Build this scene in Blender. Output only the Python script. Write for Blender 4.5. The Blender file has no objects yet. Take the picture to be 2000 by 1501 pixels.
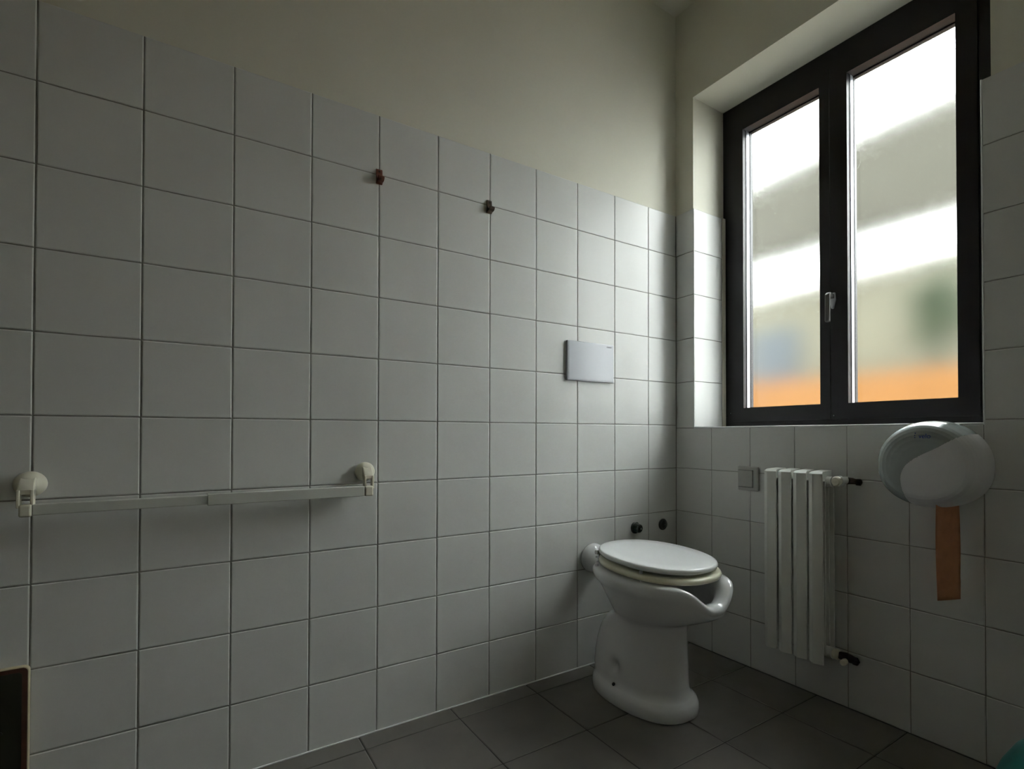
import bpy, bmesh, math, random
from mathutils import Vector, Matrix

random.seed(7)
scene = bpy.context.scene
PI = math.pi

# ------------------------------------------------------------------ camera
cam_d = bpy.data.cameras.new('camera')
cam = bpy.data.objects.new('camera', cam_d)
scene.collection.objects.link(cam)
R_ = Vector((0.8115, -0.5843, 0.0005)); U_ = Vector((-0.0075, -0.0095, 0.9999))
F_ = R_.cross(U_) * -1.0
F_.normalize(); R_ = F_.cross(U_).normalized(); U_ = R_.cross(F_).normalized()
M = Matrix((R_, U_, -F_)).transposed().to_4x4()
M.translation = Vector((-1.8832, -1.7842, 0.9515))
cam.matrix_world = M
cam_d.sensor_width = 36.0
cam_d.lens = 1051.0 * 36.0 / 2000.0
cam_d.shift_x = -0.06015
cam_d.shift_y = 0.04297
cam_d.clip_start = 0.01
scene.camera = cam

# ------------------------------------------------------------------ daylight and exposure
world = bpy.data.worlds.new('overcast_sky')
scene.world = world
world.use_nodes = True
wn = world.node_tree.nodes
bg = wn['Background']
bg.inputs[0].default_value = (0.95, 0.98, 1.0, 1.0)
bg.inputs[1].default_value = 21.0
scene.view_settings.view_transform = 'Standard'
scene.view_settings.look = 'None'
scene.view_settings.gamma = 1.0
scene.view_settings.use_curve_mapping = False
scene.view_settings.exposure = 0.0
scene.cycles.use_denoising = True
scene.cycles.max_bounces = 14
scene.cycles.diffuse_bounces = 6
scene.cycles.transmission_bounces = 10
scene.cycles.caustics_refractive = True
scene.cycles.sample_clamp_indirect = 0.0

# ------------------------------------------------------------------ materials
def srgb(r, g, b):
    f = lambda c: c / 12.92 if c <= 0.04045 else ((c + 0.055) / 1.055) ** 2.4
    return (f(r / 255), f(g / 255), f(b / 255), 1.0)

def mat(name, col, rough=0.5, metal=0.0, spec=0.5, coat=0.0, var=0.0, scale=8.0, bump=0.0, bscale=200.0, trans=0.0, ior=1.45):
    m = bpy.data.materials.new(name)
    m.use_nodes = True
    nt = m.node_tree
    b = nt.nodes['Principled BSDF']
    c = col if len(col) == 4 else (*col, 1.0)
    b.inputs['Base Color'].default_value = c
    b.inputs['Roughness'].default_value = rough
    b.inputs['Metallic'].default_value = metal
    b.inputs['Specular IOR Level'].default_value = spec
    b.inputs['Coat Weight'].default_value = coat
    b.inputs['Coat Roughness'].default_value = 0.06
    b.inputs['Transmission Weight'].default_value = trans
    b.inputs['IOR'].default_value = ior
    tc = nt.nodes.new('ShaderNodeTexCoord')
    if var > 0:
        n = nt.nodes.new('ShaderNodeTexNoise')
        n.inputs['Scale'].default_value = scale
        n.inputs['Detail'].default_value = 4
        nt.links.new(tc.outputs['Object'], n.inputs['Vector'])
        r = nt.nodes.new('ShaderNodeMapRange')
        r.inputs['From Min'].default_value = 0.3; r.inputs['From Max'].default_value = 0.7
        r.inputs['To Min'].default_value = 1 - var; r.inputs['To Max'].default_value = 1 + var
        nt.links.new(n.outputs['Fac'], r.inputs['Value'])
        mx = nt.nodes.new('ShaderNodeMix'); mx.data_type = 'RGBA'; mx.blend_type = 'MULTIPLY'
        mx.inputs['Factor'].default_value = 1.0
        mx.inputs['A'].default_value = c
        nt.links.new(r.outputs['Result'], mx.inputs['B'])
        nt.links.new(mx.outputs['Result'], b.inputs['Base Color'])
    if bump > 0:
        n2 = nt.nodes.new('ShaderNodeTexNoise')
        n2.inputs['Scale'].default_value = bscale
        n2.inputs['Detail'].default_value = 3
        nt.links.new(tc.outputs['Object'], n2.inputs['Vector'])
        bp = nt.nodes.new('ShaderNodeBump')
        bp.inputs['Strength'].default_value = bump
        bp.inputs['Distance'].default_value = 0.001
        nt.links.new(n2.outputs['Fac'], bp.inputs['Height'])
        nt.links.new(bp.outputs['Normal'], b.inputs['Normal'])
    return m

M_TILE = mat('white_glazed_tile', (0.715, 0.72, 0.70), 0.33, spec=0.45, var=0.025, scale=3.0, bump=0.06, bscale=25)
M_GROUT = mat('grey_grout', (0.27, 0.27, 0.245), 0.9, var=0.25, scale=14)
M_PLASTER = mat('cream_plaster', (0.77, 0.755, 0.655), 0.85, spec=0.2, var=0.03, scale=2.5, bump=0.2, bscale=90)
M_DIM = mat('grey_brown_paint', (0.22, 0.205, 0.175), 0.6, var=0.03, scale=2)
M_OFFWHITE = mat('off_white_paint', (0.82, 0.81, 0.76), 0.5, var=0.02, scale=2)
M_FLOOR = mat('dark_stoneware', (0.165, 0.156, 0.140), 0.38, spec=0.4, var=0.12, scale=6, bump=0.1, bscale=60)
M_FGROUT = mat('floor_grout', (0.05, 0.048, 0.044), 0.9, var=0.5, scale=10)
M_CERAMIC = mat('white_vitreous_china', (0.80, 0.81, 0.82), 0.12, spec=0.5, coat=0.5)
M_LID = mat('white_lid_plastic', (0.86, 0.87, 0.88), 0.22, spec=0.5)
M_SEAT = mat('ivory_seat_plastic', (0.80, 0.78, 0.62), 0.25, spec=0.5)
M_CREAM = mat('cream_plastic', (0.78, 0.75, 0.62), 0.35)
M_RAIL = mat('grey_cream_rail_plastic', (0.62, 0.63, 0.58), 0.4)
M_ENAMEL = mat('white_radiator_enamel', (0.80, 0.81, 0.77), 0.38)
M_FRAME = mat('dark_brown_aluminium', (0.008, 0.007, 0.009), 0.5, spec=0.5)
M_GASKET = mat('black_rubber', (0.01, 0.01, 0.01), 0.7)
M_ALU = mat('brushed_aluminium', (0.45, 0.46, 0.5), 0.35, metal=1.0)
M_CHROME = mat('chrome', (0.6, 0.6, 0.6), 0.12, metal=1.0)
M_PLATE = mat('satin_flush_plate', (0.47, 0.49, 0.53), 0.28, spec=0.6, var=0.02, scale=6)
M_PLATEIN = mat('flush_plate_mark', (0.60, 0.63, 0.66), 0.3)
M_TRIM = mat('white_pvc_trim', (0.85, 0.86, 0.86), 0.3)
M_BLACK = mat('black_plastic', (0.02, 0.02, 0.02), 0.4)
M_RUST = mat('rusty_dark_pipe', (0.035, 0.022, 0.015), 0.6, var=0.4, scale=60)
M_DKBRONZE = mat('tarnished_steel', (0.10, 0.10, 0.095), 0.35, metal=0.7)
M_SWITCH = mat('grey_white_switch_plastic', (0.50, 0.50, 0.48), 0.35)
M_SILVER = mat('silver_grey_plastic', (0.34, 0.38, 0.37), 0.25, metal=0.1, coat=0.4)
M_DISP = mat('white_dispenser_plastic', (0.78, 0.78, 0.80), 0.28)
M_BLUE = mat('blue_ink', (0.008, 0.035, 0.32), 0.5)
M_GREYINK = mat('grey_ink', (0.12, 0.12, 0.13), 0.5)
M_PAPER = mat('recycled_orange_paper', (0.62, 0.30, 0.17), 0.95, spec=0.1, var=0.08, scale=40, bump=0.3, bscale=300)
M_HOOKRED = mat('red_brown_hook', (0.16, 0.055, 0.035), 0.5, var=0.3, scale=80)
M_HOOKDK = mat('dark_brown_hook', (0.07, 0.042, 0.03), 0.5, var=0.3, scale=80)
M_PANEL = mat('dark_olive_panel', (0.020, 0.022, 0.013), 0.6, var=0.2, scale=12)
M_PANELRIM = mat('brown_panel_rim', (0.075, 0.030, 0.018), 0.6, var=0.2, scale=30)
M_PANELEDGE = mat('cream_panel_edge', (0.50, 0.44, 0.30), 0.6)
M_TEAL = mat('teal_plastic', (0.008, 0.13, 0.11), 0.35)
def glass_mat(name, rough):
    m = bpy.data.materials.new(name); m.use_nodes = True; nt = m.node_tree
    nt.nodes.remove(nt.nodes['Principled BSDF'])
    g = nt.nodes.new('ShaderNodeBsdfGlass'); g.distribution = 'BECKMANN'
    g.inputs['Roughness'].default_value = rough; g.inputs['IOR'].default_value = 1.45
    g.inputs['Color'].default_value = (0.97, 0.985, 0.97, 1)
    tc = nt.nodes.new('ShaderNodeTexCoord'); n = nt.nodes.new('ShaderNodeTexNoise')
    n.inputs['Scale'].default_value = 300; n.inputs['Detail'].default_value = 2
    nt.links.new(tc.outputs['Object'], n.inputs['Vector'])
    b = nt.nodes.new('ShaderNodeBump'); b.inputs['Strength'].default_value = 0.2; b.inputs['Distance'].default_value = 0.0006
    nt.links.new(n.outputs['Fac'], b.inputs['Height']); nt.links.new(b.outputs['Normal'], g.inputs['Normal'])
    nt.links.new(g.outputs['BSDF'], nt.nodes['Material Output'].inputs['Surface'])
    return m
M_GLASS = glass_mat('frosted_glass', 0.215)
M_ORANGE = mat('orange_render', (0.31, 0.145, 0.048), 0.9, var=0.08, scale=2)
M_BEIGE = mat('beige_render', (0.26, 0.255, 0.215), 0.9, var=0.08, scale=1.2)
M_FASCIA = mat('grey_fascia', (0.085, 0.083, 0.072), 0.8, var=0.12, scale=1.5)
M_BLUEP = mat('blue_grey_paint', (0.12, 0.145, 0.19), 0.6)
M_LEAF = mat('dark_green_leaves', (0.08, 0.11, 0.07), 0.8, var=0.4, scale=10)
M_YARD = mat('grey_concrete', (0.28, 0.27, 0.25), 0.9, var=0.1, scale=3)

# ------------------------------------------------------------------ helpers
def link(name, bm, m, parent=None, smooth=False, bevel=0.0, seg=2):
    me = bpy.data.meshes.new(name)
    bmesh.ops.recalc_face_normals(bm, faces=bm.faces)
    bm.to_mesh(me); bm.free()
    for x in (m if isinstance(m, (list, tuple)) else [m]):
        me.materials.append(x)
    o = bpy.data.objects.new(name, me)
    scene.collection.objects.link(o)
    if parent: o.parent = parent
    if smooth:
        for p_ in me.polygons: p_.use_smooth = True
    if bevel > 0:
        b = o.modifiers.new('bevel', 'BEVEL'); b.width = bevel; b.segments = seg; b.limit_method = 'ANGLE'
        b.angle_limit = math.radians(35)
        for p_ in me.polygons: p_.use_smooth = True
        try: me.set_sharp_from_angle(angle=math.radians(40))
        except Exception: pass
    return o

def empty(name, loc=(0, 0, 0)):
    o = bpy.data.objects.new(name, None)
    o.location = loc; o.empty_display_size = 0.05
    scene.collection.objects.link(o)
    return o

def tag(o, label, cat, group=None):
    o['label'] = label; o['category'] = cat
    if group: o['group'] = group
    return o

def struct(o):
    o['kind'] = 'structure'
    return o

def box(bm, x0, x1, y0, y1, z0, z1, mi=0):
    vs = [bm.verts.new((x, y, z)) for x in (x0, x1) for y in (y0, y1) for z in (z0, z1)]
    for f in ((0, 1, 3, 2), (4, 6, 7, 5), (0, 4, 5, 1), (2, 3, 7, 6), (0, 2, 6, 4), (1, 5, 7, 3)):
        bm.faces.new([vs[i] for i in f]).material_index = mi
    return vs

def prism(bm, pts, z0, z1, axis=2, mi=0):
    """pts: 2D outline; extruded along axis."""
    def mk(p, h):
        if axis == 2: return (p[0], p[1], h)
        if axis == 1: return (p[0], h, p[1])
        return (h, p[0], p[1])
    a = [bm.verts.new(mk(p, z0)) for p in pts]
    b = [bm.verts.new(mk(p, z1)) for p in pts]
    n = len(pts)
    bm.faces.new(a).material_index = mi; bm.faces.new(list(reversed(b))).material_index = mi
    for i in range(n):
        bm.faces.new((a[i], a[(i + 1) % n], b[(i + 1) % n], b[i])).material_index = mi

def lathe(bm, prof, origin, axis, n=32, cap=True, mi=0):
    """prof: (distance along axis, radius)."""
    ax = Vector(axis).normalized()
    t = Vector((0, 0, 1)) if abs(ax.z) < 0.9 else Vector((1, 0, 0))
    u = ax.cross(t).normalized(); v = ax.cross(u)
    rings = []
    for d, r in prof:
        rings.append([bm.verts.new(Vector(origin) + ax * d + (u * math.cos(2 * PI * k / n) + v * math.sin(2 * PI * k / n)) * max(r, 1e-4)) for k in range(n)])
    for a, b in zip(rings, rings[1:]):
        for k in range(n):
            bm.faces.new((a[k], a[(k + 1) % n], b[(k + 1) % n], b[k])).material_index = mi
    if cap:
        bm.faces.new(list(reversed(rings[0]))).material_index = mi
        bm.faces.new(rings[-1]).material_index = mi

def tube(bm, path, r, n=14, mi=0):
    path = [Vector(p) for p in path]
    rings = []
    prev = None
    for i, p in enumerate(path):
        d = (path[min(i + 1, len(path) - 1)] - path[max(i - 1, 0)]).normalized()
        if prev is None:
            t = Vector((0, 0, 1)) if abs(d.z) < 0.9 else Vector((1, 0, 0))
            u = d.cross(t).normalized()
        else:
            u = (prev - d * prev.dot(d)).normalized()
        prev = u
        v = d.cross(u)
        rr = r[i] if isinstance(r, (list, tuple)) else r
        rings.append([bm.verts.new(p + (u * math.cos(2 * PI * k / n) + v * math.sin(2 * PI * k / n)) * rr) for k in range(n)])
    for a, b in zip(rings, rings[1:]):
        for k in range(n):
            bm.faces.new((a[k], a[(k + 1) % n], b[(k + 1) % n], b[k])).material_index = mi
    bm.faces.new(list(reversed(rings[0]))); bm.faces.new(rings[-1])

rt = random.Random(3)
def tile(bm, o, u, v, n, u0, u1, v0, v1, gap=0.0022, jit=0.0003):
    """one bevelled tile on the plane o + u,v, facing n"""
    o, u, v, n = Vector(o), Vector(u), Vector(v), Vector(n)
    g = gap / 2
    js = [rt.uniform(-jit, jit) for _ in range(4)]
    rings = []
    for ins, h in ((g, -0.004), (g, -0.0016), (g + 0.0010, -0.0006), (g + 0.0028, 0.0)):
        c = [(u0 + ins, v0 + ins), (u1 - ins, v0 + ins), (u1 - ins, v1 - ins), (u0 + ins, v1 - ins)]
        rings.append([bm.verts.new(o + u * a + v * b + n * (h + js[k])) for k, (a, b) in enumerate(c)])
    for a, b in zip(rings, rings[1:]):
        for k in range(4):
            bm.faces.new((a[k], a[(k + 1) % 4], b[(k + 1) % 4], b[k]))
    bm.faces.new(rings[-1])

# ------------------------------------------------------------------ the room shell
XB, YF, ZC = -2.65, -2.10, 2.955            # back wall x, front wall y, ceiling height
OY0, OY1, OZ0, OZ1 = -0.101, -1.233, 0.985, 2.513   # plaster window opening
TY0, TY1, TZT = -0.112, -1.211, 1.993     # tiled reveal faces, top of the tiling
WX = 0.43
WI = 0.30                                  # inner leaf of the window wall
HR = 0.1974

# left wall (behind the toilet)
bm = bmesh.new(); box(bm, XB - 0.2, WI, 0.008, 0.20, -0.1, ZC + 0.1)
wl = struct(link('wall_left', bm, M_PLASTER))
bm = bmesh.new(); box(bm, XB, 0.008, 0.0013, 0.0078, 0.0, TZT - 0.002)
struct(link('grout', bm, M_GROUT, wl))
bm = bmesh.new()
xs = [0.0, -0.1793] + [-0.1793 - 0.2 * k for k in range(1, 16)]
zs = [0.0] + [HR + 0.2 * k for k in range(0, 9)] + [TZT]
for a, b in zip(xs, xs[1:]):
    for c, d in zip(zs, zs[1:]):
        tile(bm, (0, 0, 0), (1, 0, 0), (0, 0, 1), (0, -1, 0), b, a, c, d)
link('wall_tiles', bm, M_TILE, wl)

# right wall (window wall)
bm = bmesh.new()
box(bm, 0.008, WI, OY0, 0.008, 0, ZC)
box(bm, 0.008, WI, YF, OY1, 0, ZC)
box(bm, 0.008, WI, OY1, OY0, 0, OZ0 - 0.012)
box(bm, 0.008, WI, OY1, OY0, OZ1, ZC)
wr = struct(link('wall_right', bm, M_PLASTER))
bm = bmesh.new()
box(bm, 0.0013, 0.0078, OY0 - 0.008, 0, 0.0, TZT - 0.002)
box(bm, 0.0013, 0.0078, YF, OY1 + 0.018, 0.0, TZT - 0.002)
box(bm, 0.0013, 0.0078, OY1 + 0.018, OY0 - 0.008, 0.0, OZ0 - 0.002)
box(bm, 0.008, 0.215, TY0 + 0.0013, OY0 - 0.0005, OZ0, TZT - 0.002)
box(bm, 0.008, 0.215, OY1 + 0.0005, TY1 - 0.0013, OZ0, TZT - 0.002)
struct(link('grout', bm, M_GROUT, wr))
bm = bmesh.new()
ys = [0.0, 0.2105] + [0.2105 + 0.2 * k for k in range(1, 13)]
ys = [y for y in ys if y < -YF]
NP = dict(o=(0, 0, 0), u=(0, -1, 0), v=(0, 0, 1), n=(-1, 0, 0))
for i, (a, b) in enumerate(zip(ys, ys[1:])):
    inwin = b > -TY0 and a < -TY1 - 0.005
    for c, d in zip(zs, zs[1:]):
        d2 = d
        if inwin:
            if d > OZ0 - 0.02 and c < OZ0 - 0.05: d2 = OZ0 - 0.001
            elif c > OZ0 - 0.05:
                if i == 0:
                    tile(bm, **NP, u0=0, u1=-TY0 - 0.001, v0=c if c > 1.1 else OZ0 - 0.001, v1=d)
                continue
        tile(bm, **NP, u0=a if not (abs(a + TY1) < 0.01 and c > OZ0 - 0.05) else -TY1 + 0.001, u1=b, v0=c, v1=d2, gap=0.0016)
zr = [OZ0 + 0.004] + [z for z in zs if z > 1.1]
for c, d in zip(zr, zr[1:]):                       # tiled reveals
    tile(bm, (0, TY0, 0), (1, 0, 0), (0, 0, 1), (0, -1, 0), 0.002, 0.197, c, d)
    tile(bm, (0, TY1, 0), (1, 0, 0), (0, 0, 1), (0, 1, 0), 0.002, 0.197, c, d)
link('wall_tiles', bm, M_TILE, wr)

# white trims: sill front, reveal corner beads, strip beside the window frame
bm = bmesh.new(); box(bm, -0.0035, 0.225, TY1 - 0.001, TY0 + 0.001, OZ0 - 0.003, OZ0 + 0.004)
struct(link('trim_1', bm, M_TRIM, None, bevel=0.0030, seg=3))
bm = bmesh.new(); box(bm, -0.0015, 0.0035, TY0 - 0.0015, TY0 + 0.003, OZ0 + 0.004, TZT)
struct(link('trim_2', bm, M_TRIM, None, bevel=0.002, seg=3))
bm = bmesh.new(); box(bm, -0.0015, 0.0035, TY1 - 0.003, TY1 + 0.0015, OZ0 + 0.004, TZT)
struct(link('trim_3', bm, M_TRIM, None, bevel=0.0012))
bm = bmesh.new(); box(bm, 0.199, 0.221, TY0 - 0.004, OY0 - 0.001, OZ0 + 0.004, TZT)
struct(link('trim_4', bm, M_CREAM, None, bevel=0.002))

# other walls, ceiling, floor
bm = bmesh.new(); box(bm, XB - 0.2, XB, YF - 0.2, 0.008, -0.1, ZC + 0.1)
struct(link('wall_back', bm, M_DIM))
bm = bmesh.new(); box(bm, XB, WI, YF - 0.2, YF, -0.1, ZC + 0.1)
struct(link('wall_front', bm, M_OFFWHITE))
bm = bmesh.new(); box(bm, XB, WI, YF, 0.008, ZC, ZC + 0.15)
struct(link('ceiling', bm, M_PLASTER))
bm = bmesh.new(); box(bm, XB, WI, YF, 0.008, -0.12, -0.0015)
fl = struct(link('floor', bm, M_FGROUT))
bm = bmesh.new()
fx = [0.0] + [-0.215 - 0.305 * k for k in range(0, 11)]
fy = [0.0] + [-0.085 - 0.305 * k for k in range(0, 8)]
for a, b in zip(fx, fx[1:]):
    for c, d in zip(fy, fy[1:]):
        tile(bm, (0, 0, 0), (1, 0, 0), (0, 1, 0), (0, 0, 1), b, a, d, c, gap=0.003, jit=0.0002)
link('floor_tiles', bm, M_FLOOR, fl)
# white sealant line where the left wall meets the floor
bm = bmesh.new(); box(bm, XB, 0, -0.004, 0.001, -0.001, 0.003)
struct(link('trim_5', bm, M_TRIM))

# ------------------------------------------------------------------ window
FX = 0.222
SB, ST = 1.077, 2.376
SL = (-0.222, -0.594); SR = (-0.708, -1.076)
win = struct(empty('window_1', (FX, -0.65, OZ0)))
def wpart(name, bm, m, **k):
    o = link(name, bm, m, win, **k)
    o.matrix_parent_inverse = Matrix.Translation((-FX, 0.65, -OZ0))
    return o
bm = bmesh.new()                                    # outer frame
fz0, fz1 = OZ0 + 0.0045, OZ1 - 0.0005
box(bm, FX, 0.30, SL[0] + 0.055, OY0 - 0.0008, fz0, fz1)
box(bm, FX, 0.30, OY1 + 0.0008, SR[1] - 0.055, fz0, fz1)
box(bm, FX, 0.30, SR[1] - 0.055, SL[0] + 0.055, fz0, SB - 0.055)
box(bm, FX, 0.30, SR[1] - 0.055, SL[0] + 0.055, ST + 0.055, fz1)
wpart('window_frame', bm, M_FRAME)
def sash(y0, y1, o0, o1):
    """y0 > y1 glass edges; o0, o1 outer edges"""
    bm = bmesh.new()
    a, b = FX - 0.010, 0.288
    z0, z1 = SB - 0.062, ST + 0.062
    box(bm, a, b, y0, o0, z0, z1)
    box(bm, a, b, o1, y1, z0, z1)
    box(bm, a, b, y1, y0, z0, SB)
    box(bm, a, b, y1, y0, ST, z1)
    s = wpart('sash', bm, M_FRAME)
    # glazing gasket
    bm = bmesh.new(); g = 0.004
    for (p, q, r, s_) in ((y0 - g, y0 + 0.001, SB, ST), (y1 - 0.001, y1 + g, SB, ST), (y1, y0, SB - 0.001, SB + g), (y1, y0, ST - g, ST + 0.001)):
        box(bm, 0.258, 0.2635, p, q, r, s_)
    o = link('gasket', bm, M_GASKET, s)
    bm = bmesh.new(); box(bm, 0.264, 0.269, y1 - 0.0005, y0 + 0.0005, SB - 0.0005, ST + 0.0005)
    o = link('glass_pane', bm, M_GLASS, s)
    # metal glazing bead that catches the light on the left jamb
    bm = bmesh.new(); box(bm, 0.236, 0.257, y0 - 0.003, y0 + 0.001, SB, ST)
    o = link('glazing_bead', bm, M_ALU, s)
    return s
sash(SL[0], SL[1], SL[0] + 0.062, -0.6358)
sash(SR[0], SR[1], -0.6382, SR[1] - 0.062)
# handle
bm = bmesh.new()
prism(bm, [(-0.640, 1.519), (-0.662, 1.519), (-0.664, 1.49), (-0.655, 1.455), (-0.647, 1.455), (-0.640, 1.49)], FX - 0.022, FX - 0.0105, axis=0)
hd = wpart('window_handle', bm, M_ALU, bevel=0.003)
bm = bmesh.new()
lx0, lx1 = FX - 0.062, FX - 0.050
prism(bm, [(FX - 0.0215, 1.512), (FX - 0.05, 1.516), (lx0, 1.506), (lx0 - 0.002, 1.40), (lx1 - 0.002, 1.396), (lx1, 1.494), (FX - 0.0215, 1.494)], -0.643, -0.662, axis=1)
link('lever', bm, M_DKBRONZE, hd, bevel=0.003)
for (y, z, x) in ((-0.142, 1.055, FX), (-0.650, 1.030, FX - 0.010)):
    bm = bmesh.new(); lathe(bm, [(0, 0.0032), (0.0012, 0.0028)], (x, y, z), (-1, 0, 0), 12)
    wpart('screw', bm, M_CHROME)

# ------------------------------------------------------------------ outdoors, seen through the frosted glass
bm = bmesh.new(); box(bm, WX, 9, -6, 9, -0.1, -0.02)
struct(link('ground', bm, M_YARD))
bm = bmesh.new()                                    # outer face of the building around the window
for (a, b, c, d) in ((OY0, 8, -0.1, 9), (-8, OY1, -0.1, 9), (OY1, OY0, 0, OZ0 - 0.012), (OY1, OY0, OZ1, 9)):
    box(bm, WI + 0.001, WX, a, b, c, d)
struct(link('wall_outside', bm, M_BEIGE))
bm = bmesh.new(); box(bm, 3.0, 3.15, -3.0, 5.0, -0.02, 1.50)
tag(link('garden_wall', bm, M_ORANGE), 'low orange rendered garden wall behind the bottom of the frosted window', 'wall')
bm = bmesh.new(); box(bm, 3.45, 3.6, -3.5, 6.0, -0.02, 2.66)
tag(link('boundary_wall', bm, M_BEIGE), 'pale beige wall rising behind the orange strip outside the window', 'wall')
cn = empty('canopy', (3.3, 2.2, 2.66))
tag(cn, 'grey canopy front forming the dark band across the upper window panes', 'canopy')
bm = bmesh.new(); box(bm, -0.30, -0.24, -2.8, 2.8, -0.03, 1.14)
link('fascia', bm, M_FASCIA, cn)
bm = bmesh.new(); box(bm, -0.239, 0.28, -2.8, 2.8, 1.06, 1.12)
link('roof', bm, M_FASCIA, cn)
for y in (-2.77, 2.75):
    bm = bmesh.new(); box(bm, 0.18, 0.25, y - 0.03, y + 0.03, 0.0, 1.06)
    link('post', bm, M_FASCIA, cn)
bm = bmesh.new(); box(bm, 3.42, 3.449, 1.48, 2.12, 1.5, 2.12)
tag(link('sign_board', bm, M_BLUEP), 'blue grey board behind the lower part of the left window pane', 'board')
bm = bmesh.new()
rb = random.Random(5)
for _ in range(420):
    c = Vector((rb.uniform(-0.12, 0.12), rb.gauss(0, 0.12), rb.gauss(0, 0.18)))
    n = Vector((rb.uniform(-1, 1), rb.uniform(-1, 1), rb.uniform(-1, 1))).normalized()
    t = n.orthogonal().normalized(); w = n.cross(t); s = rb.uniform(0.03, 0.055)
    bm.faces.new([bm.verts.new(c + t * s * 1.6), bm.verts.new(c + w * s * 0.6), bm.verts.new(c - t * s * 1.6), bm.verts.new(c - w * s * 0.6)])
sh = empty('shrub', (3.30, 0.12, -0.02))
tag(sh, 'dark green shrub showing as a blurred patch in the right window pane', 'shrub')
o = link('foliage', bm, M_LEAF, sh); o.location = (0, 0, 2.06); o.scale = (0.5, 0.85, 0.8)
bm = bmesh.new(); tube(bm, [(0, 0, 0), (0.01, 0.0, 1.0), (0, 0.01, 2.0)], [0.025, 0.02, 0.012])
link('stem', bm, M_RUST, sh, smooth=True)

# ------------------------------------------------------------------ toilet
TX = -0.517
to = empty('toilet', (TX, -0.32, 0.0))
tag(to, 'white ceramic open-fronted toilet with its lid closed, standing in the corner by the wall', 'toilet')
def sel(c, a, h, n, th):
    cs, sn = math.cos(th), math.sin(th)
    v = c + a * math.copysign(abs(cs) ** (2 / n), cs)
    u = h * math.copysign(abs(sn) ** (2 / n), sn)
    return u, v
prof = [  # z, centre v, half length, half width, exponent, dip weight
 (0.000, .322, .226, .136, 2.3, 0), (0.004, .322, .228, .138, 2.3, 0), (0.020, .322, .228, .138, 2.3, 0), (0.034, .322, .226, .137, 2.3, 0),
 (0.046, .320, .221, .132, 2.3, 0), (0.055, .316, .214, .123, 2.3, 0), (0.064, .308, .213, .117, 2.3, 0), (0.08, .303, .213, .114, 2.3, 0),
 (0.09, .303, .213, .1125, 2.3, 0), (0.10, .303, .2125, .111, 2.3, 0), (0.11, .303, .212, .110, 2.3, 0), (0.12, .303, .212, .109, 2.3, 0), (0.13, .304, .211, .108, 2.3, 0), (0.14, .305, .210, .107, 2.3, 0), (0.155, .3065, .2085, .1055, 2.3, 0), (0.17, .308, .207, .104, 2.3, 0), (0.21, .315, .199, .100, 2.3, 0), (0.245, .325, .188, .098, 2.3, 0),
 (0.27, .338, .175, .098, 2.25, 0), (0.288, .352, .162, .100, 2.2, 0), (0.300, .366, .155, .106, 2.2, 0), (0.315, .380, .168, .119, 2.2, 0),
 (0.335, .393, .190, .133, 2.2, .05), (0.36, .403, .213, .147, 2.2, .2), (0.385, .409, .234, .158, 2.25, .42), (0.408, .411, .250, .167, 2.3, .62),
 (0.420, .409, .259, .173, 2.3, .74),  (0.428, .406, .268, .178, 2.3, .80), (0.438, .404, .276, .182, 2.3, .88), (0.452, .403, .279, .184, 2.3, .94), (0.464, .403, .275, .181, 2.3, 1),
 (0.471, .403, .266, .173, 2.3, 1), (0.474, .403, .248, .153, 2.3, 1), (0.471, .405, .230, .135, 2.3, 1), (0.460, .406, .219, .124, 2.3, 1), (0.43, .408, .211, .116, 2.3, .9),
 (0.385, .41, .175, .100, 2.2, .5), (0.35, .40, .12, .08, 2.1, .1), (0.33, .39, .075, .05, 2, 0), (0.325, .39, .03, .02, 2, 0)]
NT = 144
bm = bmesh.new(); rings = []
def sst(t): t = max(0, min(1, t)); return t * t * (3 - 2 * t)
for z, c, a, h, n, w in prof:
    ring = []
    for k in range(NT):
        th = 2 * PI * k / NT
        u, v = sel(c, a, h, n, th)
        dip = 0.062 * w * (1 - sst((abs(u) - 0.015) / 0.105)) if v > c else 0
        vv = v - (0.010 * dip / 0.062 if v > c else 0)
        if v > c and 0.32 < z < 0.425 and w < 0.86: vv += 0.007 * (1 - sst((abs(u) - 0.015) / 0.105))
        uu = u
        # shallow fixing recess on each flank of the pedestal
        d2 = ((v - 0.288) / 0.022) ** 2 + ((z - 0.120) / 0.022) ** 2
        if 0.06 < z < 0.22: uu = u * (1 - 0.16 * math.exp(-d2))
        lift = 0.006 * max(0.0, (v - c) / a) * max(0.0, 1 - abs(z - 0.30) / 0.07) if z < 0.40 and w < 0.75 else 0.0
        if len(rings) > 30: lift = 0.0
        ring.append(bm.verts.new((uu, -(vv - 0.32), z - dip + lift)))
    rings.append(ring)
for a, b in zip(rings, rings[1:]):
    for k in range(NT):
        bm.faces.new((a[k], a[(k + 1) % NT], b[(k + 1) % NT], b[k]))
bm.faces.new(list(reversed(rings[0]))); bm.faces.new(rings[-1])
bowl = link('toilet_bowl', bm, M_CERAMIC, to, smooth=True)
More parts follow.
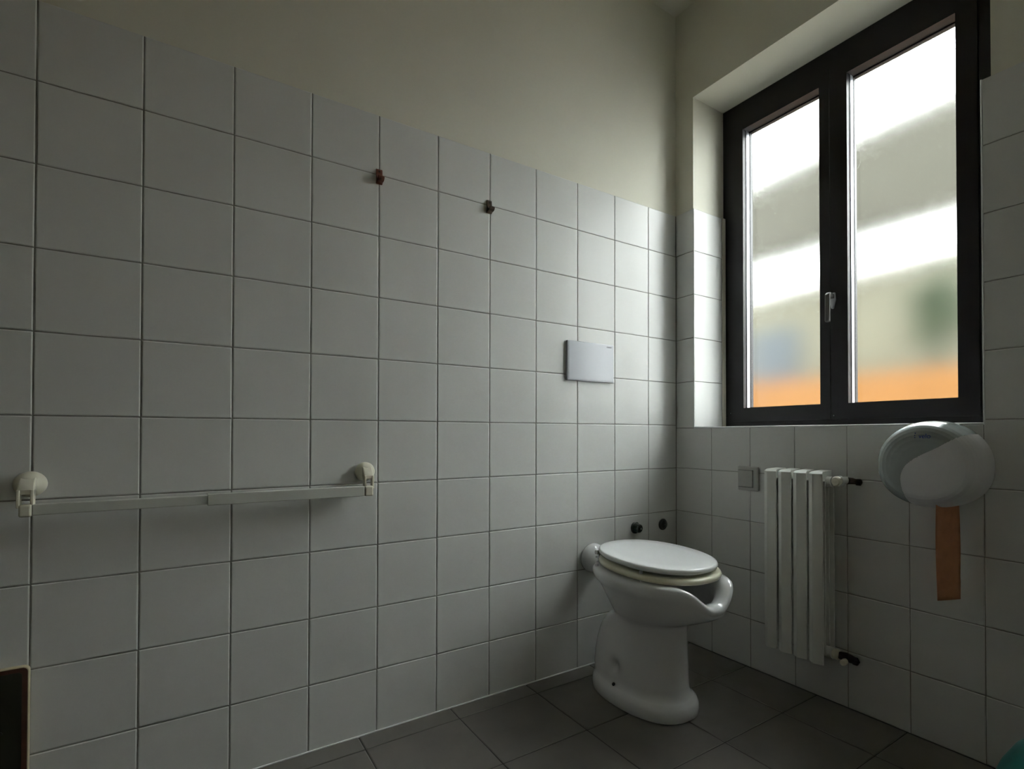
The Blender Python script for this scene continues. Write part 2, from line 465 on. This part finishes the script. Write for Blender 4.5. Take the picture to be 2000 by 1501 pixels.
def slab(name, m, z0, z1, c, a, h, n, rnd, parent, hole=None, tilt=0.0, dome=0.0):
    bm = bmesh.new(); rr = []
    prof = [(z0, -rnd), (z0 + rnd * .35, -rnd * .25), (z0 + rnd, 0), (z1 - rnd, 0), (z1 - rnd * .3, -rnd * .3), (z1, -rnd)]
    if not hole:
        prof += [(z1 + dome * .35, -h * .3), (z1 + dome * .8, -h * .6), (z1 + dome, -h * .95)]
    else:
        hh = h - hole
        prof += [(z1, -hole + rnd), (z1 - rnd, -hole), (z0 + rnd, -hole), (z0, -hole + rnd)]
    for z, off in prof:
        ring = []
        for k in range(NT):
            u, v = sel(c, max(a + off, .01), max(h + off, .003), n, 2 * PI * k / NT)
            ring.append(bm.verts.new((u, -(v - 0.32), z + tilt * (v - 0.4))))
        rr.append(ring)
    for p, q in zip(rr, rr[1:]):
        for k in range(NT): bm.faces.new((p[k], p[(k + 1) % NT], q[(k + 1) % NT], q[k]))
    if hole:
        for k in range(NT): bm.faces.new((rr[-1][k], rr[-1][(k + 1) % NT], rr[0][(k + 1) % NT], rr[0][k]))
    else:
        bm.faces.new(list(reversed(rr[0]))); bm.faces.new(rr[-1])
    return link(name, bm, m, parent, smooth=True)
seat = slab('toilet_seat', M_SEAT, 0.480, 0.500, .398, .236, .178, 2.2, .008, to, hole=.065, tilt=-0.03)
seat['label'] = 'ivory plastic seat ring'
lid = slab('toilet_lid', M_LID, 0.511, 0.530, .389, .232, .172, 2.2, .008, to, tilt=-0.035, dome=0.003)
lid['label'] = 'white oval lid'
for sx in (-1, 1):                                   # hinges
    bm = bmesh.new()
    lathe(bm, [(0, 0.012), (0.028, 0.012), (0.030, 0.010)], (sx * 0.075, 0.150, 0.474), (0, 0, 1), 20)
    lathe(bm, [(0, 0.009), (0.05, 0.009)], (sx * 0.075 - 0.025, 0.148, 0.506), (1, 0, 0), 16)
    link('hinge', bm, M_CHROME, to, smooth=False)
for u, v in ((-0.150, 0.24), (0.150, 0.24), (-0.155, 0.48), (0.155, 0.48)):
    bm = bmesh.new(); lathe(bm, [(0, 0.006), (0.010, 0.006)], (u, -(v - .32), 0.5005 - 0.03 * (v - .4)), (0, 0, 1), 14)
    link('bumper', bm, M_DISP, to)
    bm = bmesh.new(); lathe(bm, [(0, 0.007), (0.010, 0.007)], (u, -(v - .32), 0.4712 - 0.03 * (v - .4)), (0, 0, 1), 14)
    link('bumper', bm, M_DISP, to)
bm = bmesh.new(); lathe(bm, [(0, 0.006), (0.004, 0.006)], (-0.1215, -(0.302 - .32), 0.063), (-0.7, 0, 0.7), 16)
sc = link('fixing_hole', bm, M_BLACK, to); sc['label'] = 'dark screw hole at the foot'
# flush inlet collar on the wall
bm = bmesh.new()
lathe(bm, [(0.0, 0.050), (0.004, 0.058), (0.014, 0.0600), (0.026, 0.057), (0.036, 0.050), (0.044, 0.040), (0.060, 0.034), (0.13, 0.032), (0.20, 0.030)], (0.010, 0.320 - 0.0005, 0.443), (0, -1, 0), 48)
link('inlet_collar', bm, M_CERAMIC, to, smooth=True)

# ------------------------------------------------------------------ flush plate
fp = empty('flush_plate', (-0.517, 0, 1.255))
tag(fp, 'pale grey rectangular flush plate on the tiled wall above the toilet', 'flush plate')
bm = bmesh.new(); box(bm, -0.1215, 0.1215, -0.013, -0.0002, -0.081, 0.081)
pl = link('plate', bm, M_PLATE, fp, bevel=0.0025)
bm = bmesh.new(); box(bm, -0.1155, 0.1155, -0.0142, -0.0128, -0.076, 0.076)
link('push_panel', bm, M_PLATE, fp, bevel=0.0015)

def text_mesh(name, body, size, m, parent, matrix, extrude=0.0003, proj=None):
    cu = bpy.data.curves.new(name, 'FONT'); cu.body = body; cu.size = size; cu.extrude = extrude
    cu.align_x = 'CENTER'; cu.align_y = 'CENTER'
    tmp = bpy.data.objects.new(name + '_tmp', cu); scene.collection.objects.link(tmp)
    bpy.context.view_layer.update()
    me = bpy.data.meshes.new_from_object(tmp)
    bpy.data.objects.remove(tmp)
    me.transform(matrix)
    if proj:
        for v in me.vertices: v.co = proj(v.co)
    me.materials.clear(); me.materials.append(m)
    o = bpy.data.objects.new(name, me); scene.collection.objects.link(o); o.parent = parent
    return o
Mx = Matrix(((1, 0, 0), (0, 0, -1), (0, 1, 0))).to_4x4()      # text x->x, y->z, facing -y
Mx.translation = Vector((0.095, -0.0144, 0.069))
text_mesh('lettering', 'GEBERIT', 0.0075, M_GREYINK, fp, Mx)

# two capped outlets on the left wall
def cap(x, z, kind):
    c = empty('wall_cap', (x, 0, z))
    bm = bmesh.new(); lathe(bm, [(0.0003, 0.026), (0.004, 0.026), (0.007, 0.022)], (0, 0, 0), (0, -1, 0), 32)
    link('rosette', bm, M_DKBRONZE, c, smooth=False)
    bm = bmesh.new()
    if kind:
        lathe(bm, [(0.006, 0.020), (0.030, 0.019), (0.034, 0.015)], (0, 0, 0), (0, -1, 0), 10)
        link('cap_body', bm, M_DKBRONZE, c)
        bm = bmesh.new(); lathe(bm, [(0.033, 0.006), (0.040, 0.005)], (0, 0, 0), (0, -1, 0), 6)
        link('square_nut', bm, M_CHROME, c)
    else:
        lathe(bm, [(0.006, 0.020), (0.012, 0.019), (0.014, 0.010)], (0, 0, 0), (0, -1, 0), 32)
        link('cap_body', bm, M_DKBRONZE, c)
        bm = bmesh.new(); lathe(bm, [(0.013, 0.004), (0.016, 0.003)], (0, 0, 0), (0, -1, 0), 12)
        link('screw', bm, M_CHROME, c)
    return c
tag(cap(-0.262, 0.541, 1), 'protruding dark metal cap on the tiles above the toilet lid', 'pipe cap')
tag(cap(-0.091, 0.539, 0), 'flat dark round cap on the tiles nearest the corner', 'pipe cap')

# ------------------------------------------------------------------ coat hooks
def hook(x, z, m, tip):
    h = empty('coat_hook', (x, 0, z))
    # strip profile in (depth, height)
    outer = [(0.0003, 0.026), (0.0035, 0.0265), (0.0050, 0.024), (0.0060, 0.012), (0.0085, 0.003), (0.0130, -0.005), (0.0190, -0.009), (0.0240, -0.008), (0.0265, -0.003),
             (0.0300, -0.004), (0.0290, -0.011), (0.0240, -0.0165), (0.0170, -0.018), (0.0100, -0.018), (0.0060, -0.021), (0.0003, -0.0225)]
    bm = bmesh.new()
    a = [bm.verts.new((-0.010, -d, zz)) for d, zz in outer]
    b = [bm.verts.new((0.010, -d, zz)) for d, zz in outer]
    n = len(outer)
    for i in range(n): bm.faces.new((a[i], a[(i + 1) % n], b[(i + 1) % n], b[i]))
    bm.faces.new(a); bm.faces.new(list(reversed(b)))
    link('hook_body', bm, m, h, bevel=0.0012)
    bm = bmesh.new(); lathe(bm, [(0.0, 0.0035), (0.002, 0.003)], (0.0, -0.0045, 0.018), (0, -1, 0), 14)
    link('screw', bm, M_BLACK, h)
    if tip:
        bm = bmesh.new(); lathe(bm, [(0.0, 0.0026), (0.0015, 0.002)], (-0.002, -0.0262, -0.0140), (0, -0.6, -0.5), 12)
        link('tip_glint', bm, M_CHROME, h)  # small chrome disc put in for the white glint at the tip
    return h
tag(hook(-1.380, 1.788, M_HOOKRED, 1), 'red-brown coat hook on the tiled wall, above the right end of the towel rail', 'coat hook', 'coat hooks on the tiled wall')
tag(hook(-0.984, 1.788, M_HOOKDK, 0), 'darker brown coat hook high on the tiled wall, nearer the flush plate and window', 'coat hook', 'coat hooks on the tiled wall')

# ------------------------------------------------------------------ towel rail
ra = empty('towel_rail', (-1.80, 0, 0.78))
tag(ra, 'cream telescopic towel rail held to the tiled wall by two round suction mounts', 'towel rail')
def mount(x, barx):
    """x centre of dome; bar end at barx"""
    X = x + 1.80
    bm = bmesh.new()
    lathe(bm, [(0.0003, 0.030), (0.004, 0.030), (0.010, 0.0285), (0.018, 0.025), (0.026, 0.019), (0.031, 0.012), (0.033, 0.004)], (X, 0, 0.055), (0, -1, 0), 40)
    mt = link('suction_mount', bm, M_CREAM, ra, smooth=True)
    # flat locking lever lying over the dome
    bm = bmesh.new()
    prism(bm, [(-0.020, 0.074), (-0.034, 0.066), (-0.050, 0.044), (-0.050, 0.036), (-0.034, 0.036), (-0.012, 0.046)], X - 0.0145, X + 0.0145, axis=0)
    link('lever', bm, M_CREAM, mt, bevel=0.003)
    # two-pronged fork down to the rail
    bm = bmesh.new()
    for s in (-1, 1):
        box(bm, X + s * 0.0115 - 0.003, X + s * 0.0115 + 0.003, -0.055, -0.034, 0.004, 0.045)
    box(bm, X - 0.0145, X + 0.0145, -0.052, -0.030, 0.034, 0.046)
    link('fork', bm, M_CREAM, mt, bevel=0.0015)
    return mt
mount(-2.181, 0); mount(-1.420, 0)
bm = bmesh.new(); box(bm, -2.168 + 1.80, -1.836 + 1.80 + 0.05, -0.060, -0.038, -0.0125 - 0.001, 0.0125 - 0.001)
r1 = link('inner_rail', bm, M_RAIL, ra, bevel=0.002)
bm = bmesh.new(); box(bm, -1.836 + 1.80, -1.436 + 1.80, -0.0635, -0.0345, -0.0160, 0.0140)
r2 = link('outer_rail', bm, M_RAIL, ra, bevel=0.002)
for x0, x1, z0, z1 in ((-2.190, -2.1685, -0.016, 0.012), (-1.4355, -1.410, -0.017, 0.014)):
    bm = bmesh.new(); box(bm, x0 + 1.80, x1 + 1.80, -0.064, -0.033, z0, z1)
    link('end_cap', bm, M_CREAM, ra, bevel=0.004, seg=3)

# ------------------------------------------------------------------ light switch
sw = empty('light_switch', (0, -0.405, 0.773))
tag(sw, 'grey white square light switch on the wall beside the radiator', 'light switch')
bm = bmesh.new()
box(bm, -0.012, -0.0003, -0.050, 0.047, -0.050, 0.050)
link('cover_plate', bm, M_SWITCH, sw, bevel=0.005, seg=3)
bm = bmesh.new(); box(bm, -0.0165, -0.0115, -0.028, 0.040, -0.034, 0.034)
rk = link('rocker', bm, M_SWITCH, sw, bevel=0.002)
bm = bmesh.new(); box(bm, -0.0135, -0.0118, -0.0295, 0.0415, -0.0355, 0.0355)
link('rocker_surround', bm, M_GREYINK, sw)

# ------------------------------------------------------------------ radiator
rd = empty('radiator', (0, -0.665, 0.16))
tag(rd, 'slim white four-section wall radiator below the window beside the toilet', 'radiator')
RZ = 0.16
def section(y):
    bm = bmesh.new()
    w = 0.0264; yy = y
    z0, z1 = 0.164 - RZ, 0.822 - RZ
    # folded front plate
    pl_ = [(-0.107, w), (-0.122, 0.005), (-0.111, -w), (-0.105, -w), (-0.113, 0.004), (-0.101, w)]
    prism(bm, [(a, yy + b) for a, b in pl_], z0, z1 - 0.004)
    # core and rear fins
    box(bm, -0.112, -0.036, yy - 0.010, yy + 0.010, 0.185 - RZ, z1 - 0.010)
    for xa, xb in ((-0.094, -0.089), (-0.070, -0.065), (-0.038, -0.032)):
        box(bm, xa, xb, yy - w, yy + w, 0.195 - RZ, z1 - 0.03)
    # sloping cap
    z2 = z1 + 0.006
    v = [(-0.121, yy + 0.004, z1 - 0.004), (-0.111, yy + w, z1 - 0.004), (-0.1135, yy - w, z1 - 0.004),
         (-0.098, yy + 0.004, z2), (-0.098, yy + w * .8, z2 - 0.003), (-0.098, yy - w * .8, z2 - 0.003),
         (-0.036, yy + w * .75, z2), (-0.036, yy - w * .75, z2), (-0.036, yy + w * .75, z1 - 0.03), (-0.036, yy - w * .75, z1 - 0.03),
         (-0.108, yy + w, z1 - 0.03), (-0.108, yy - w, z1 - 0.03)]
    v[0] = (-0.122, yy + 0.005, z1 - 0.004); v[1] = (-0.107, yy + w, z1 - 0.004); v[2] = (-0.111, yy - w, z1 - 0.004)
    bv = [bm.verts.new(q) for q in v]
    for f in ((0, 1, 4, 3), (0, 3, 5, 2), (3, 4, 6), (3, 6, 7), (3, 7, 5), (6, 8, 9, 7), (1, 10, 8, 6, 4), (2, 5, 7, 9, 11), (0, 2, 11, 10, 1), (10, 11, 9, 8)):
        try: bm.faces.new([bv[i] for i in f])
        except ValueError: pass
    return link('radiator_section', bm, M_ENAMEL, rd, bevel=0.0012)
for k in range(4):
    section(0.665 - 0.578 - 0.0595 * k)
for z in (0.790, 0.203):
    bm = bmesh.new(); tube(bm, [(-0.072, 0.112, z - RZ), (-0.072, -0.134, z - RZ)], 0.0185, 24)
    link('manifold', bm, M_ENAMEL, rd, smooth=False)
Y0 = 0.665
# upper valve
bm = bmesh.new()
tube(bm, [(-0.072, -0.800 + Y0, 0.790 - RZ), (-0.072, -0.822 + Y0, 0.790 - RZ)], 0.014, 20)
lathe(bm, [(0, 0.013), (0.035, 0.013), (0.04, 0.017), (0.055, 0.017)], (-0.045, -0.832 + Y0, 0.797 - RZ), (-1, 0, 0), 24)
vb = link('valve', bm, M_ENAMEL, rd)
bm = bmesh.new(); lathe(bm, [(0, 0.0155), (0.022, 0.0165), (0.028, 0.0165), (0.033, 0.013), (0.034, 0.002)], (-0.085, -0.832 + Y0, 0.797 - RZ), (-1, 0, 0), 20)
link('knob', bm, M_CREAM, vb)
bm = bmesh.new(); tube(bm, [(-0.050, -0.838 + Y0, 0.796 - RZ), (-0.036, -0.846 + Y0, 0.795 - RZ), (-0.0005, -0.852 + Y0, 0.789 - RZ)], [0.012, 0.011, 0.008], 14)
lathe(bm, [(0.0005, 0.013), (0.008, 0.012)], (0, -0.852 + Y0, 0.789 - RZ), (-1, 0, 0), 6)
link('supply_pipe', bm, M_RUST, rd)
# lower valve
bm = bmesh.new()
lathe(bm, [(0, 0.016), (0.014, 0.018), (0.022, 0.016)], (-0.072, -0.797 + Y0, 0.203 - RZ), (0, -1, 0), 20)
lv = link('valve', bm, M_CREAM, rd)
bm = bmesh.new(); tube(bm, [(-0.072, -0.815 + Y0, 0.203 - RZ), (-0.060, -0.835 + Y0, 0.200 - RZ), (-0.040, -0.838 + Y0, 0.190 - RZ), (-0.0005, -0.838 + Y0, 0.172 - RZ)], [0.012, 0.014, 0.014, 0.011], 14)
lathe(bm, [(0.0005, 0.015), (0.008, 0.014)], (0, -0.838 + Y0, 0.172 - RZ), (-1, 0, 0), 6)
link('return_pipe', bm, M_RUST, rd)
bm = bmesh.new(); lathe(bm, [(0, 0.010), (0.018, 0.010), (0.021, 0.007)], (-0.070, -0.838 + Y0, 0.189 - RZ), (-1, 0, -0.15), 20)
link('valve_cap', bm, M_CREAM, lv)

# ------------------------------------------------------------------ toilet paper dispenser
DY, DZ = -1.096, 0.862
dp = empty('paper_dispenser', (0, DY, DZ))
tag(dp, 'round silver grey and white toilet paper dispenser on the wall below the window corner', 'paper dispenser')
RA, RT, RBt = 0.144, 0.133, 0.128
def outline(t):
    c, s = math.cos(t), math.sin(t)
    y = RA * c
    z = RT * s if s > 0 else RBt * math.copysign(abs(s) ** 0.86, s)
    return y, z
dprof = [(0.0003, 0.985), (0.008, 1.0), (0.04, 1.0), (0.065, 0.992), (0.085, 0.972), (0.100, 0.94), (0.111, 0.895), (0.119, 0.84), (0.1245, 0.77), (0.1275, 0.69), (0.1300, 0.58), (0.1318, 0.44), (0.1328, 0.28), (0.1332, 0.12), (0.1333, 0.003)]
import bisect
def dens(p, k=7):
    out = []
    for (a, b), (c, d) in zip(p, p[1:]):
        for i in range(k): out.append((a + (c - a) * i / k, b + (d - b) * i / k))
    out.append(p[-1]); return out
dd = dens(dprof)
# boundary between the silver crescent and the white cover, in (y, z) about the centre
bd = [(-0.150, 0.112), (-0.128, 0.098), (-0.106, 0.093), (-0.073, 0.073), (-0.040, 0.0515), (0.0, 0.0300), (0.030, 0.009), (0.046, -0.010), (0.0545, -0.034), (0.054, -0.060), (0.050, -0.080), (0.040, -0.110), (0.030, -0.135)]
def cr(ps, k=8):
    out = []
    n = len(ps)
    for i in range(n - 1):
        p0, p1, p2, p3 = ps[max(i - 1, 0)], ps[i], ps[i + 1], ps[min(i + 2, n - 1)]
        for j in range(k):
            t = j / k
            out.append(tuple(0.5 * (2 * b + (c - a) * t + (2 * a - 5 * b + 4 * c - d) * t * t + (3 * b - a - 3 * c + d) * t ** 3) for a, b, c, d in zip(p0, p1, p2, p3)))
    out.append(ps[-1]); return out
poly = cr(bd) + [(-0.30, -0.30), (-0.30, 0.112)]
def inside(y, z):
    r = False; n = len(poly)
    for i in range(n):
        (x1, y1), (x2, y2) = poly[i], poly[i - 1]
        if (y1 > z) != (y2 > z) and y < (x2 - x1) * (z - y1) / (y2 - y1) + x1: r = not r
    return r
ND = 320
def shell(off, keep):
    bm = bmesh.new(); rings = []
    for d, s in dd:
        rings.append([(-(d + off), *(c * (s + off * 3) for c in outline(2 * PI * k / ND))) for k in range(ND)])
    cache = {}
    def V(i, k):
        k %= ND
        if (i, k) not in cache: cache[(i, k)] = bm.verts.new(rings[i][k])
        return cache[(i, k)]
    for i in range(len(rings) - 1):
        for k in range(ND):
            q = [rings[i][k], rings[i][(k + 1) % ND], rings[i + 1][(k + 1) % ND], rings[i + 1][k]]
            cy = sum(p[1] for p in q) / 4; cz = sum(p[2] for p in q) / 4
            if keep is None or inside(cy, cz) == keep:
                bm.faces.new((V(i, k), V(i, k + 1), V(i + 1, k + 1), V(i + 1, k)))
    return bm
link('silver_shell', shell(0.0, False), M_SILVER, dp, smooth=True)['label'] = 'glossy silver grey crescent shell'
o = link('white_cover', shell(0.0012, True), M_DISP, dp, smooth=True)
o['label'] = 'white plastic cover'
bm = bmesh.new(); box(bm, -0.05, -0.0003, -0.10, 0.10, -0.09, 0.09)
link('back_plate', bm, M_DISP, dp)
Mt = Matrix(((0, 0, -1), (-1, 0, 0), (0, 1, 0))).to_4x4()      # text x->-y, y->z, facing -x
Mt.translation = Vector((0, -0.010, 0.0865))
def onsurf(co):
    y, z = co.y, co.z
    t = math.atan2(z / (RT if z > 0 else RBt), y / RA)
    oy, oz = outline(t)
    s = math.hypot(y, z) / math.hypot(oy, oz)
    best = 0.1333
    for (d0, s0), (d1, s1) in zip(dprof[2:], dprof[3:]):
        if s1 <= s <= s0:
            best = d0 + (d1 - d0) * (s0 - s) / max(s0 - s1, 1e-6)
    return Vector((-(best + 0.0006) + co.x * 0.2, y, z))
text_mesh('logo_lettering', 'velo', 0.019, M_BLUE, dp, Mt, proj=onsurf)
bm = bmesh.new()
for (y, z, r) in ((0.0155, 0.0955, 0.0016), (0.0165, 0.089, 0.0014), (0.0155, 0.083, 0.0014)):
    c = onsurf(Vector((0, y, z)))
    lathe(bm, [(0, r), (0.0006, r)], c, (-1, 0, 0), 10)
link('logo_dots', bm, M_BLUE, dp)
# hanging paper
bm = bmesh.new()
N = 22; va = []
for i in range(N + 1):
    t = i / N; z = 0.755 - t * 0.283
    row = []
    for j in range(9):
        s = j / 8
        x = -0.112 + 0.097 * s
        y = -1.1285 - 0.024 * s + 0.002 * math.sin(3.2 * s + t * 4) - (0.004 * t * s if t > .8 else 0.003 * t * s)
        row.append(bm.verts.new((x, y - DY, z - 0.006 * t * s - DZ)))
    va.append(row)
for a, b in zip(va, va[1:]):
    for j in range(8): bm.faces.new((a[j], a[j + 1], b[j + 1], b[j]))
pp = link('toilet_paper', bm, M_PAPER, None, smooth=True)
pp.location = (0, DY, DZ)
so = pp.modifiers.new('thickness', 'SOLIDIFY'); so.thickness = 0.0004
tag(pp, 'strip of orange brown toilet paper hanging from the round dispenser', 'toilet paper')

# ------------------------------------------------------------------ dark board low on the left wall
pn = empty('access_panel', (-2.40, 0, 0.20))
tag(pn, 'dark board with brown rim and cream edge at the lower left, low on the tiles', 'access panel')
def rrect(x0, x1, z0, z1, r, k=6):
    pts = []
    for cx, cz, a0 in ((x1 - r, z1 - r, 0), (x0 + r, z1 - r, 90), (x0 + r, z0 + r, 180), (x1 - r, z0 + r, 270)):
        for i in range(k + 1):
            a = math.radians(a0 + 90 * i / k); pts.append((cx + r * math.cos(a), cz + r * math.sin(a)))
    return pts
bm = bmesh.new(); prism(bm, rrect(-0.21, 0.2235, -0.195, 0.2125, 0.012), -0.0003, -0.016, axis=1)
link('board_edge', bm, M_PANELEDGE, pn, bevel=0.0012)['label'] = 'cream edge band'
bm = bmesh.new(); prism(bm, rrect(-0.208, 0.2215, -0.193, 0.2105, 0.010), -0.0155, -0.0172, axis=1)
link('rim', bm, M_PANELRIM, pn)['label'] = 'brown rim'
bm = bmesh.new(); prism(bm, rrect(-0.199, 0.212, -0.185, 0.201, 0.008), -0.0165, -0.0180, axis=1)
link('board', bm, M_PANEL, pn)
bm = bmesh.new(); lathe(bm, [(0, 0.0055), (0.001, 0.0055)], (0.176, -0.0178, 0.068), (0, -1, 0), 16)
link('screw_hole', bm, M_BLACK, pn)
bm = bmesh.new(); lathe(bm, [(0, 0.003), (0.001, 0.002)], (0.165, -0.0178, 0.064), (0, -1, 0), 10)
link('screw', bm, M_ALU, pn)

# ------------------------------------------------------------------ teal bin at the bottom right corner
bn = empty('waste_bin', (-0.45, -1.515, 0))
tag(bn, 'teal plastic waste bin cut off by the lower right edge of the view', 'waste bin')
bm = bmesh.new(); lathe(bm, [(0, 0.11), (0.004, 0.115), (0.18, 0.14), (0.19, 0.148), (0.205, 0.148)], (0, 0, 0), (0, 0, 1), 48)
link('bin_body', bm, M_TEAL, bn, smooth=True)
bm = bmesh.new(); lathe(bm, [(0.206, 0.151), (0.225, 0.151), (0.26, 0.138), (0.30, 0.115), (0.335, 0.08), (0.35, 0.04), (0.354, 0.004)], (0, 0, 0), (0, 0, 1), 48)
link('domed_lid', bm, M_TEAL, bn, smooth=True)
